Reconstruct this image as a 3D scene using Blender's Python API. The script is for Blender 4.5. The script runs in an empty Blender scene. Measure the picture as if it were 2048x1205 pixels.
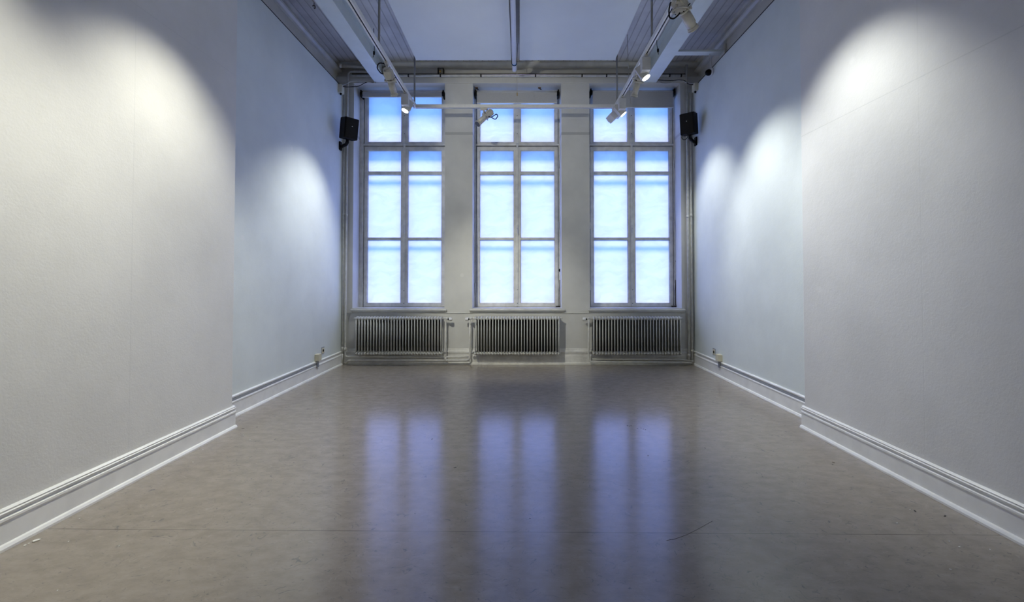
import bpy, bmesh, math, random
from mathutils import Vector, Matrix

random.seed(7)
R = math.radians
SC = bpy.context.scene
COL = SC.collection

# ------------------------------------------------------------------ camera
F = 910.0                    # focal length in pixels of the 2048 x 1205 frame
PITCH = R(1.2)
CX, CY = 1038.0, 538.0       # principal point
EYE = 1.29
cam_d = bpy.data.cameras.new('camera')
cam = bpy.data.objects.new('camera', cam_d)
COL.objects.link(cam)
cam.location = (0, 0, EYE)
cam.rotation_euler = (R(90) + PITCH, 0, 0)
cam_d.sensor_width = 36.0
cam_d.sensor_fit = 'HORIZONTAL'
cam_d.lens = F * 36.0 / 2048.0
cam_d.shift_x = -(CX - 1024.0) / 2048.0
cam_d.shift_y = (CY - 602.5) / 2048.0
cam_d.clip_start = 0.05
SC.camera = cam

# ------------------------------------------------------------------ daylight, exposure
world = bpy.data.worlds.new('sky')
SC.world = world
world.use_nodes = True
bg = world.node_tree.nodes['Background']
bg.inputs['Color'].default_value = (0.26, 0.575, 1.55, 1)
bg.inputs['Strength'].default_value = 1.7

sun_d = bpy.data.lights.new('sun', 'SUN')
sun = bpy.data.objects.new('sun', sun_d)
COL.objects.link(sun)
sun_d.energy = 4.0
sun_d.color = (1.0, 0.87, 1.75)
sun_d.angle = R(15)
sun.rotation_euler = (R(90 - 57.5) * -1, 0, 0)       # shines from beyond the windows, 57 degrees high
sun.location = (0, 12, 12)

SC.view_settings.view_transform = 'Standard'
SC.view_settings.look = 'None'
SC.view_settings.exposure = 0.0
SC.view_settings.gamma = 1.0
SC.view_settings.use_curve_mapping = False
SC.cycles.use_denoising = True
SC.cycles.max_bounces = 10
SC.cycles.diffuse_bounces = 7
SC.cycles.glossy_bounces = 4
SC.cycles.sample_clamp_indirect = 6.0
SC.cycles.caustics_reflective = False
SC.cycles.caustics_refractive = False

# ------------------------------------------------------------------ measuring helpers (pixel + known depth -> metres)
def P(px, py, Y):
    u = (px - CX) / F
    v = (CY - py) / F
    t = Y / (math.cos(PITCH) - v * math.sin(PITCH))
    return Vector((u * t, Y, EYE + (math.sin(PITCH) + v * math.cos(PITCH)) * t))
def X(px, Y, py=400): return P(px, py, Y).x
def Z(py, Y): return P(CX, py, Y).z

# ------------------------------------------------------------------ materials
def nodes(name):
    m = bpy.data.materials.new(name)
    m.use_nodes = True
    nt = m.node_tree
    return m, nt, nt.nodes['Principled BSDF']
def N(nt, t, **kw):
    n = nt.nodes.new(t)
    for k, v in kw.items():
        setattr(n, k, v)
    return n
def L(nt, a, b): nt.links.new(a, b)
def noise(nt, vec, scale, detail=4, rough=0.55):
    n = N(nt, 'ShaderNodeTexNoise')
    n.inputs['Scale'].default_value = scale
    n.inputs['Detail'].default_value = detail
    n.inputs['Roughness'].default_value = rough
    if vec is not None: L(nt, vec, n.inputs['Vector'])
    return n
def ramp(nt, fac, stops):
    r = N(nt, 'ShaderNodeValToRGB')
    while len(r.color_ramp.elements) < len(stops): r.color_ramp.elements.new(0.5)
    for e, (p, c) in zip(r.color_ramp.elements, stops):
        e.position = p
        e.color = (c, c, c, 1) if isinstance(c, (int, float)) else (*c, 1)
    L(nt, fac, r.inputs['Fac'])
    return r
def mixc(nt, fac, a, b, mode='MIX'):
    n = N(nt, 'ShaderNodeMix', data_type='RGBA', blend_type=mode)
    if isinstance(fac, (int, float)): n.inputs[0].default_value = fac
    else: L(nt, fac, n.inputs[0])
    for i, s in ((6, a), (7, b)):
        if isinstance(s, tuple): n.inputs[i].default_value = (*s, 1)
        else: L(nt, s, n.inputs[i])
    return n.outputs[2]
def math_(nt, op, a, b=None, c=None):
    n = N(nt, 'ShaderNodeMath', operation=op)
    for i, s in enumerate((a, b, c)):
        if s is None: continue
        if isinstance(s, (int, float)): n.inputs[i].default_value = s
        else: L(nt, s, n.inputs[i])
    return n.outputs[0]
def bump(nt, h, strength, dist, bsdf, prev=None):
    b = N(nt, 'ShaderNodeBump')
    b.inputs['Strength'].default_value = strength
    b.inputs['Distance'].default_value = dist
    L(nt, h, b.inputs['Height'])
    if prev is not None: L(nt, prev.outputs['Normal'], b.inputs['Normal'])
    L(nt, b.outputs['Normal'], bsdf.inputs['Normal'])
    return b
def objvec(nt): return N(nt, 'ShaderNodeTexCoord').outputs['Object']

def plain(name, col, rough=0.5, metal=0.0, var=0.06, scale=30, spec=0.5, bmp=0.0):
    m, nt, b = nodes(name)
    v = objvec(nt)
    n = noise(nt, v, scale, 3)
    c2 = tuple(max(0, c * (1 - 2 * var)) for c in col)
    r = ramp(nt, n.outputs['Fac'], [(0.3, c2), (0.65, col)])
    L(nt, r.outputs['Color'], b.inputs['Base Color'])
    b.inputs['Roughness'].default_value = rough
    b.inputs['Metallic'].default_value = metal
    b.inputs['Specular IOR Level'].default_value = spec
    if bmp: bump(nt, n.outputs['Fac'], bmp, 0.002, b)
    return m

def wall_paint(name, col, seams=(), stripe=None, bumpy=0.35, patches=0.05, seam_col=(0.62, 0.62, 0.60)):
    """white painted wall: fine lumpy paint, filler patches, board seams (axis, coordinate, strength)"""
    m, nt, b = nodes(name)
    v = objvec(nt)
    fine = noise(nt, v, 85, 3, 0.6)
    mid = noise(nt, v, 14, 4, 0.6)
    big = noise(nt, v, 1.3, 5, 0.6)
    c2 = tuple(c * (1 - patches * 2) for c in col)
    r = ramp(nt, big.outputs['Fac'], [(0.32, c2), (0.62, col)])
    colr = r.outputs['Color']
    # small filler spots
    vor = N(nt, 'ShaderNodeTexVoronoi'); vor.inputs['Scale'].default_value = 1.7
    L(nt, v, vor.inputs['Vector'])
    spot = ramp(nt, vor.outputs['Distance'], [(0.035, 1.0), (0.06, 0.0)])
    colr = mixc(nt, math_(nt, 'MULTIPLY', spot.outputs['Color'], 0.35), colr, (0.86, 0.85, 0.83))
    sep = N(nt, 'ShaderNodeSeparateXYZ'); L(nt, v, sep.inputs[0])
    h = math_(nt, 'MULTIPLY_ADD', fine.outputs['Fac'], 0.5, mid.outputs['Fac'])
    for ax, at, s in seams:
        d = math_(nt, 'ABSOLUTE', math_(nt, 'SUBTRACT', sep.outputs[ax], at))
        line = math_(nt, 'LESS_THAN', d, 0.0035)
        colr = mixc(nt, math_(nt, 'MULTIPLY', line, s), colr, seam_col)
        h = math_(nt, 'SUBTRACT', h, math_(nt, 'MULTIPLY', line, 0.6 * s))
    if stripe:
        z0, z1, sc = stripe
        a = math_(nt, 'GREATER_THAN', sep.outputs['Z'], z0)
        c = math_(nt, 'LESS_THAN', sep.outputs['Z'], z1)
        colr = mixc(nt, math_(nt, 'MULTIPLY', math_(nt, 'MULTIPLY', a, c), 0.85), colr, sc)
    L(nt, colr, b.inputs['Base Color'])
    b.inputs['Roughness'].default_value = 0.62
    b.inputs['Specular IOR Level'].default_value = 0.3
    bump(nt, h, bumpy, 0.0022, b)
    return m

def board_ceiling(name):
    m, nt, b = nodes(name)
    v = objvec(nt)
    sep = N(nt, 'ShaderNodeSeparateXYZ'); L(nt, v, sep.inputs[0])
    fr = math_(nt, 'FRACT', math_(nt, 'DIVIDE', math_(nt, 'ADD', sep.outputs['X'], 10.0), 0.094))
    d = math_(nt, 'ABSOLUTE', math_(nt, 'SUBTRACT', fr, 0.5))
    line = ramp(nt, d, [(0.0, 1.0), (0.045, 1.0), (0.085, 0.0)])
    big = noise(nt, v, 1.1, 5, 0.65)
    base = ramp(nt, big.outputs['Fac'], [(0.30, (0.46, 0.45, 0.43)), (0.6, (0.66, 0.66, 0.65))])
    c = mixc(nt, math_(nt, 'MULTIPLY', line.outputs['Color'], 0.42), base.outputs['Color'], (0.16, 0.15, 0.13))
    L(nt, c, b.inputs['Base Color'])
    b.inputs['Roughness'].default_value = 0.5
    bump(nt, math_(nt, 'SUBTRACT', 1.0, line.outputs['Color']), 0.6, 0.004, b)
    return m

def lino(name):
    m, nt, b = nodes(name)
    v = objvec(nt)
    mp = N(nt, 'ShaderNodeMapping'); mp.inputs['Scale'].default_value = (1.0, 1.6, 1.0)
    L(nt, v, mp.inputs['Vector'])
    big = noise(nt, v, 0.9, 5, 0.6)
    mid = noise(nt, mp.outputs[0], 9, 6, 0.65)
    # marbling flecks: stretched warped noise
    wp = noise(nt, v, 5, 3)
    add = N(nt, 'ShaderNodeVectorMath', operation='MULTIPLY_ADD')
    L(nt, wp.outputs['Color'], add.inputs[0]); add.inputs[1].default_value = (0.35, 0.35, 0.0); L(nt, v, add.inputs[2])
    mp2 = N(nt, 'ShaderNodeMapping'); mp2.inputs['Scale'].default_value = (26, 60, 1); mp2.inputs['Rotation'].default_value = (0, 0, 0.5)
    L(nt, add.outputs[0], mp2.inputs['Vector'])
    fl = noise(nt, mp2.outputs[0], 1.0, 4, 0.6)
    base = ramp(nt, big.outputs['Fac'], [(0.3, (0.265, 0.230, 0.192)), (0.7, (0.33, 0.29, 0.245))])
    c = mixc(nt, 0.5, base.outputs['Color'], ramp(nt, mid.outputs['Fac'], [(0.35, (0.24, 0.208, 0.17)), (0.65, (0.36, 0.32, 0.272))]).outputs['Color'])
    dark = ramp(nt, fl.outputs['Fac'], [(0.60, 0.0), (0.70, 1.0)])
    c = mixc(nt, math_(nt, 'MULTIPLY', dark.outputs['Color'], 0.55), c, (0.075, 0.08, 0.095))
    lt = ramp(nt, fl.outputs['Fac'], [(0.30, 1.0), (0.40, 0.0)])
    c = mixc(nt, math_(nt, 'MULTIPLY', lt.outputs['Color'], 0.25), c, (0.46, 0.43, 0.38))
    # scuffs
    sc = noise(nt, v, 2.6, 6, 0.75)
    sr = ramp(nt, sc.outputs['Fac'], [(0.60, 0.0), (0.72, 1.0)])
    c = mixc(nt, math_(nt, 'MULTIPLY', sr.outputs['Color'], 0.30), c, (0.10, 0.088, 0.075))
    # welded seams between the sheets
    sep = N(nt, 'ShaderNodeSeparateXYZ'); L(nt, v, sep.inputs[0])
    for y0, sl, s in ((2.34, -0.012, 0.75), (4.66, 0.004, 0.30)):
        d = math_(nt, 'ABSOLUTE', math_(nt, 'SUBTRACT', sep.outputs['Y'], math_(nt, 'MULTIPLY_ADD', sep.outputs['X'], sl, y0)))
        br = noise(nt, v, 3.0, 2)
        w = math_(nt, 'MULTIPLY', math_(nt, 'LESS_THAN', d, 0.0022), ramp(nt, br.outputs['Fac'], [(0.35, 0.35), (0.6, 1.0)]).outputs['Color'])
        c = mixc(nt, math_(nt, 'MULTIPLY', w, s), c, (0.07, 0.055, 0.04))
    L(nt, c, b.inputs['Base Color'])
    rr = ramp(nt, mid.outputs['Fac'], [(0.3, 0.15), (0.7, 0.20)])
    L(nt, rr.outputs['Color'], b.inputs['Roughness'])
    b.inputs['Specular IOR Level'].default_value = 0.5
    h = math_(nt, 'MULTIPLY_ADD', mid.outputs['Fac'], 0.4, fl.outputs['Fac'])
    bump(nt, h, 0.04, 0.002, b)
    return m

def paper(name):
    """translucent white paper over the glass, a bit crumpled: daylight comes through it"""
    m, nt, b = nodes(name)
    nt.nodes.remove(b)
    out = nt.nodes['Material Output']
    v = objvec(nt)
    w = noise(nt, v, 2.2, 3); 
    add = N(nt, 'ShaderNodeVectorMath', operation='MULTIPLY_ADD')
    L(nt, w.outputs['Color'], add.inputs[0]); add.inputs[1].default_value = (0.6, 0.6, 0.6); L(nt, v, add.inputs[2])
    mp = N(nt, 'ShaderNodeMapping'); mp.inputs['Scale'].default_value = (2.0, 2.0, 6.0); L(nt, add.outputs[0], mp.inputs['Vector'])
    cr = noise(nt, mp.outputs[0], 1.6, 5, 0.6)
    r = ramp(nt, cr.outputs['Fac'], [(0.35, (0.855, 0.87, 0.89)), (0.62, (0.92, 0.93, 0.94))])
    bp = N(nt, 'ShaderNodeBump'); bp.inputs['Strength'].default_value = 0.25; bp.inputs['Distance'].default_value = 0.02
    L(nt, cr.outputs['Fac'], bp.inputs['Height'])
    tr = N(nt, 'ShaderNodeBsdfTranslucent'); L(nt, r.outputs['Color'], tr.inputs['Color'])
    L(nt, bp.outputs['Normal'], tr.inputs['Normal'])
    df = N(nt, 'ShaderNodeBsdfDiffuse'); df.inputs['Color'].default_value = (0.8, 0.8, 0.8, 1)
    mx = N(nt, 'ShaderNodeMixShader'); mx.inputs[0].default_value = 0.10
    L(nt, tr.outputs[0], mx.inputs[1]); L(nt, df.outputs[0], mx.inputs[2])
    L(nt, mx.outputs[0], out.inputs['Surface'])
    return m

def emit(name, col, s):
    m, nt, b = nodes(name)
    b.inputs['Base Color'].default_value = (0.9, 0.9, 0.9, 1)
    b.inputs['Emission Color'].default_value = (*col, 1)
    b.inputs['Emission Strength'].default_value = s
    return m

M = {}
M['floor'] = lino('linoleum')
M['ceiling'] = board_ceiling('painted_boards')
M['wall_l'] = wall_paint('wall_white_left', (0.80, 0.79, 0.76), seams=((1, 2.89, 0.22), (2, 3.05, 0.25)), bumpy=0.65)
M['wall_r'] = wall_paint('wall_white_right', (0.80, 0.79, 0.77), seams=((1, 2.77, 0.18), (2, 2.52, 0.55)), bumpy=0.7)
M['wall_far'] = wall_paint('wall_white_lining', (0.755, 0.80, 0.785), bumpy=0.5)
M['wall_win'] = wall_paint('wall_grey_white', (0.68, 0.675, 0.645), stripe=(Z(270, 6.85), Z(264.5, 6.85), (0.42, 0.42, 0.41)), bumpy=0.25, patches=0.08)
M['old'] = wall_paint('old_plaster', (0.62, 0.60, 0.55), bumpy=0.35, patches=0.12)
M['trim'] = plain('trim_white_gloss', (0.90, 0.895, 0.87), 0.35, var=0.05, scale=7)
M['frame'] = plain('window_paint', (0.78, 0.77, 0.73), 0.42, var=0.12, scale=9, bmp=0.15)
M['sill'] = plain('sill_paint', (0.64, 0.63, 0.59), 0.35, var=0.08, scale=6)
M['beam'] = plain('beam_paint', (0.74, 0.80, 0.79), 0.5, var=0.04, scale=4)
M['panel'] = plain('panel_white', (0.76, 0.80, 0.785), 0.6, var=0.02, scale=2)
M['pipe'] = plain('pipe_paint', (0.70, 0.69, 0.65), 0.38, var=0.10, scale=14)
M['radiator'] = plain('radiator_paint', (0.64, 0.64, 0.61), 0.38, var=0.12, scale=20)
M['rad_shade'] = plain('radiator_shade', (0.02, 0.017, 0.013), 0.8, var=0.2, scale=8)
M['white_plastic'] = plain('white_plastic', (0.80, 0.80, 0.80), 0.35, var=0.02)
M['cream'] = plain('cream_plastic', (0.72, 0.67, 0.50), 0.4, var=0.03)
M['fixture'] = plain('fixture_cream', (0.60, 0.57, 0.50), 0.33, var=0.05, scale=40)
M['led_body'] = plain('fixture_white', (0.66, 0.65, 0.63), 0.4, var=0.03)
M['track'] = plain('track_white', (0.74, 0.73, 0.70), 0.35, var=0.03)
M['rod'] = plain('rod_steel', (0.30, 0.30, 0.30), 0.45, metal=0.4, var=0.06)
M['black'] = plain('black_plastic', (0.004, 0.004, 0.0045), 0.6, var=0.1, spec=0.2)
M['rubber'] = plain('black_rubber', (0.004, 0.004, 0.005), 0.55, var=0.1, spec=0.25)
M['grey'] = plain('grey_plastic', (0.34, 0.36, 0.39), 0.5, var=0.05)
M['blind'] = plain('blind_cloth', (0.50, 0.50, 0.50), 0.8, var=0.03, scale=60)
M['blind_tube'] = plain('blind_roll', (0.62, 0.63, 0.64), 0.6, var=0.03)
M['brass'] = plain('brass', (0.52, 0.33, 0.10), 0.35, metal=0.7)
M['steel'] = plain('steel', (0.45, 0.45, 0.44), 0.35, metal=0.6)
M['tape'] = plain('blue_tape', (0.10, 0.28, 0.62), 0.5)
M['cord'] = plain('cord', (0.50, 0.48, 0.44), 0.7)
M['white_cable'] = plain('white_cable', (0.62, 0.62, 0.60), 0.45)
M['paper'] = paper('window_paper')
M['dark_strip'] = plain('dark_strip', (0.13, 0.12, 0.10), 0.8, var=0.25, scale=6)
M['dark_end'] = plain('dark_end_wall', (0.13, 0.13, 0.13), 0.7)
M['lens'] = emit('lamp_lens', (1.0, 0.95, 0.86), 9.0)
M['lens_off'] = plain('lens_glass', (0.05, 0.05, 0.05), 0.1)
M['chip'] = plain('paint_chip', (0.75, 0.74, 0.70), 0.6)
M['dirt_shade'] = plain('dirt_shade', (0.035, 0.03, 0.026), 0.8)  # dark specks and fittings, also the painted shade in wall and sash gaps
M['rust'] = plain('rust', (0.16, 0.08, 0.03), 0.8)

# ------------------------------------------------------------------ mesh helpers
class MB:
    def __init__(self): self.bm = bmesh.new(); self.xf = Matrix.Identity(4)
    def _add(self, tmp, smooth):
        me = bpy.data.meshes.new('tmp')
        tmp.transform(self.xf)
        for f in tmp.faces: f.smooth = smooth
        tmp.to_mesh(me); tmp.free()
        self.bm.from_mesh(me); bpy.data.meshes.remove(me)
    def box(self, x0, x1, y0, y1, z0, z1, bev=0.0, seg=2):
        t = bmesh.new()
        bmesh.ops.create_cube(t, size=1)
        for v in t.verts:
            v.co = Vector(((x0 + x1) / 2 + v.co.x * (x1 - x0), (y0 + y1) / 2 + v.co.y * (y1 - y0), (z0 + z1) / 2 + v.co.z * (z1 - z0)))
        if bev: bmesh.ops.bevel(t, geom=t.edges[:], offset=bev, segments=seg, profile=0.5, affect='EDGES')
        bmesh.ops.recalc_face_normals(t, faces=t.faces[:])
        self._add(t, False)
        return self
    def cyl(self, a, b, r, r2=None, n=20, caps=True):
        a, b = Vector(a), Vector(b)
        t = bmesh.new()
        d = b - a
        bmesh.ops.create_cone(t, cap_ends=caps, segments=n, radius1=r, radius2=r if r2 is None else r2, depth=d.length)
        rot = d.to_track_quat('Z', 'Y').to_matrix().to_4x4()
        t.transform(Matrix.Translation((a + b) / 2) @ rot)
        for f in t.faces: f.smooth = len(f.verts) == 4
        me = bpy.data.meshes.new('tmp'); t.transform(self.xf); t.to_mesh(me); t.free()
        self.bm.from_mesh(me); bpy.data.meshes.remove(me)
        return self
    def ball(self, c, rx, ry=None, rz=None, u=16, v=10):
        t = bmesh.new()
        bmesh.ops.create_uvsphere(t, u_segments=u, v_segments=v, radius=1)
        t.transform(Matrix.Translation(c) @ Matrix.Diagonal((rx, ry or rx, rz or rx, 1)))
        self._add(t, True)
        return self
    def tube(self, pts, r, n=10, bend=0.0):
        pts = [Vector(p) for p in pts]
        if bend:
            q = [pts[0]]
            for i in range(1, len(pts) - 1):
                p = pts[i]
                d1 = (pts[i - 1] - p); d2 = (pts[i + 1] - p)
                k = min(bend, d1.length * .45, d2.length * .45)
                a, b = p + d1.normalized() * k, p + d2.normalized() * k
                for s in range(7):
                    u = s / 6
                    q.append(a * (1 - u) ** 2 + p * 2 * u * (1 - u) + b * u * u)
            q.append(pts[-1]); pts = q
        t = bmesh.new()
        rings = []
        up = None
        for i, p in enumerate(pts):
            d = (pts[min(i + 1, len(pts) - 1)] - pts[max(i - 1, 0)]).normalized()
            if up is None:
                up = Vector((0, 0, 1)) if abs(d.z) < 0.9 else Vector((1, 0, 0))
            s = d.cross(up).normalized(); up = s.cross(d).normalized()
            rings.append([t.verts.new(p + (s * math.cos(2 * math.pi * k / n) + up * math.sin(2 * math.pi * k / n)) * r) for k in range(n)])
        for a, b in zip(rings, rings[1:]):
            for k in range(n): t.faces.new((a[k], a[(k + 1) % n], b[(k + 1) % n], b[k]))
        t.faces.new(rings[0][::-1]); t.faces.new(rings[-1])
        bmesh.ops.recalc_face_normals(t, faces=t.faces[:])
        self._add(t, True)
        return self
    def prism(self, prof, a, b, axis):
        """profile (list of 2D points) swept straight: axis 'Y' profile is (x,z) from y=a to b; axis 'X' profile is (y,z)"""
        t = bmesh.new()
        def mk(p, s): return t.verts.new((p[0], s, p[1]) if axis == 'Y' else (s, p[0], p[1]))
        r0 = [mk(p, a) for p in prof]; r1 = [mk(p, b) for p in prof]
        n = len(prof)
        for i in range(n): t.faces.new((r0[i], r0[(i + 1) % n], r1[(i + 1) % n], r1[i]))
        t.faces.new(r0[::-1]); t.faces.new(r1)
        bmesh.ops.recalc_face_normals(t, faces=t.faces[:])
        self._add(t, False)
        return self
    def build(self, name, mat, parent=None, loc=None):
        me = bpy.data.meshes.new(name)
        self.bm.to_mesh(me); self.bm.free()
        me.materials.append(mat)
        o = bpy.data.objects.new(name, me)
        COL.objects.link(o)
        if parent is not None:
            o.parent = parent
            root = parent
            off = Vector((0, 0, 0))
            while root is not None:
                off += root.location; root = root.parent
            if off.length: me.transform(Matrix.Translation(-off))
        return o
def tag(o, label=None, cat=None, group=None, kind=None):
    if label: o['label'] = label
    if cat: o['category'] = cat
    if group: o['group'] = group
    if kind: o['kind'] = kind
    return o
def thing(name, loc, label, cat, group=None, kind=None):
    """an Empty at the thing's base; parts are built in room coordinates"""
    o = bpy.data.objects.new(name, None)
    o.empty_display_size = 0.1
    COL.objects.link(o)
    o.location = loc
    return tag(o, label, cat, group, kind)
def struct(o, label=None, cat=None): return tag(o, label, cat, None, 'structure')

# ------------------------------------------------------------------ room dimensions
D = 6.85           # window wall face
FP = 7.13          # face of the window frames
XL, XR = X(686.5, D), X(1386, D)                # linings of the far side walls
YN = 3.93                                       # far edge of the thicker near side walls
XNL, XNR = X(470, YN), X(1604, YN)
CEIL = 4.57
LIN = 4.155                                     # top of the wall linings
YB = -3.2                                       # wall behind the viewer
ZL = Z(167, D)                                  # window heads
ZS = Z(619, D)                                  # sill height

# floor, ceiling, walls
struct(MB().box(XL - .4, XR + .4, YB - .3, 7.5, -0.12, 0).build('floor', M['floor']), 'grey brown linoleum floor with a soft shine and thin welded seams', 'floor')
struct(MB().box(XL - .4, XR + .4, YB - .3, 7.5, CEIL, CEIL + .12).build('ceiling', M['ceiling']), 'white tongue and groove board ceiling', 'ceiling')
struct(MB().box(XL - .12, XL, YN - .05, D + .02, 0, LIN, .003).build('wall_left', M['wall_far']), 'pale smooth left wall lining between the loudspeaker corner and the thicker near wall', 'wall')
struct(MB().box(XR, XR + .12, YN - .05, D + .02, 0, LIN, .003).build('wall_right', M['wall_far']), 'pale smooth right wall lining between the loudspeaker corner and the thicker near wall', 'wall')
struct(MB().box(XL - .4, XL - .12, YB, 7.5, 0, CEIL).build('wall_left_outer', M['old']), 'old plaster wall above and behind the left lining', 'wall')
struct(MB().box(XR + .12, XR + .4, YB, 7.5, 0, CEIL).build('wall_right_outer', M['old']), 'old plaster wall above and behind the right lining', 'wall')
struct(MB().box(XL - .12, XNL, YB, YN, 0, CEIL, .004).build('wall_left_near', M['wall_l']), 'warm lit white left wall nearest the viewer, stepping out into the room', 'wall')
struct(MB().box(XNR, XR + .12, YB, YN, 0, CEIL, .004).build('wall_right_near', M['wall_r']), 'grey white right wall nearest the viewer, stepping out into the room', 'wall')
struct(MB().box(XL - .4, XR + .4, YB - .3, YB, 0, CEIL).build('wall_back', M['dark_end']), 'plain dark wall behind the viewer', 'wall')

# window wall: piers, apron below the sills, deep lintel above
OPEN = [(X(706.5, D), X(889.5, D)), (X(945, D), X(1123, D)), (X(1179.3, D), X(1362, D))]
w = MB()
ed = [XL - .4] + [v for o in OPEN for v in o] + [XR + .4]
for i in range(0, 8, 2): w.box(ed[i], ed[i + 1], D, 7.45, 0, ZL)
for a, b in OPEN: w.box(a, b, D, 7.45, 0, ZS - .03)
w.box(XL - .4, XR + .4, D - .012, 7.45, ZL, Z(153.5, D), .006)
struct(w.build('wall_front', M['wall_win']), 'grey white window wall with two piers between three tall windows', 'wall')
struct(MB().box(XL - .4, XR + .4, D + .06, 7.5, Z(154, D), CEIL).build('wall_front_upper', M['old']), 'stained old plaster band above the window lintel', 'wall')
# ledges and mouldings of the window wall
struct(MB().prism([(D + .07, CEIL - .001), (D - .05, CEIL - .001), (D - .05, CEIL - .02), (D - .02, CEIL - .05), (D + .0, CEIL - .06), (D + .07, CEIL - .06)], XL - .3, XR + .3, 'X').build('trim_1', M['sill']), 'dull white moulding where the ceiling meets the window wall', 'trim')
def side_cornice(name, x, s):
    prof = [(x, 4.43), (x + s * .03, 4.435), (x + s * .055, 4.455), (x + s * .06, 4.475), (x + s * .045, 4.495), (x + s * .02, 4.50), (x + s * .02, 4.53), (x + s * .05, 4.54), (x + s * .06, CEIL - .001), (x, CEIL - .001)]
    return struct(MB().prism(prof, YB, 7.0, 'Y').build(name, M['sill']), 'dull white cornice bead along the %s wall above the lining' % ('left' if s > 0 else 'right'), 'trim')
for nm, x0, lab in (('shade_line_left', XL, 'left'), ('shade_line_right', XR, 'right')):
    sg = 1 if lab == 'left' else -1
    struct(MB().box(min(x0 - sg * .11, x0 - sg * .004), max(x0 - sg * .11, x0 - sg * .004), YN, D - .03, LIN, LIN + .016).build(nm, M['dirt_shade']), 'dark painted shadow line along the top of the %s wall lining' % lab, 'trim')  # dark strip stands in for the shadow in the gap over the lining
side_cornice('trim_2', XL - .12, 1)
side_cornice('trim_3', XR + .12, -1)
# dado line and skirting of the window wall
w = MB()
for i in range(0, 8, 2):
    a, b = max(ed[i], XL), min(ed[i + 1], XR)
    w.box(a, b, D - .012, D + .01, Z(627.3, D), Z(625.2, D), .002)
struct(w.build('trim_4', M['wall_win']), 'thin moulding line across the piers level with the undersides of the sills', 'trim')
prof = [(D + .01, 0), (D - .035, 0), (D - .035, .022), (D - .022, .035), (D - .022, .125), (D - .018, .135), (D - .018, .165), (D - .026, .175), (D - .026, .195), (D - .012, .212), (D - .006, .235), (D + .01, .24)]
struct(MB().prism(prof, XL, XR, 'X').build('baseboard_front', M['frame']), 'dirty cream baseboard under the radiators', 'baseboard')

def baseboard(name, x, s, a, b, far, label):
    """s = +1 grows towards +x. Heights in metres."""
    if far:
        p = [(0, 0), (.040, 0), (.040, .010), (.032, .024), (.022, .028), (.022, .132), (.026, .140), (.026, .150), (.016, .160), (.012, .166), (.012, .178), (.022, .186), (.024, .198), (.016, .206), (0, .208)]
    else:
        p = [(0, 0), (.040, 0), (.040, .012), (.032, .024), (.022, .028), (.022, .128), (.027, .136), (.026, .146), (.014, .154), (.014, .158), (.024, .163), (.026, .172), (.020, .176), (.022, .184), (.012, .192), (0, .194)]
    prof = [(x + s * (u - .006), z) for u, z in p]
    return struct(MB().prism(prof, a, b, 'Y').build(name, M['trim']), label, 'baseboard')
baseboard('baseboard_left', XL, 1, YN - .02, D - .02, True, 'white moulded baseboard along the left lining, with a grey strip on it')
baseboard('baseboard_right', XR, -1, YN - .02, D - .02, True, 'white moulded baseboard along the right lining, with a grey strip on it')
baseboard('baseboard_left_near', XNL, 1, YB, YN + .022, False, 'white moulded baseboard of the near left wall')
baseboard('baseboard_right_near', XNR, -1, YB, YN + .022, False, 'white moulded baseboard of the near right wall')

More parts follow.
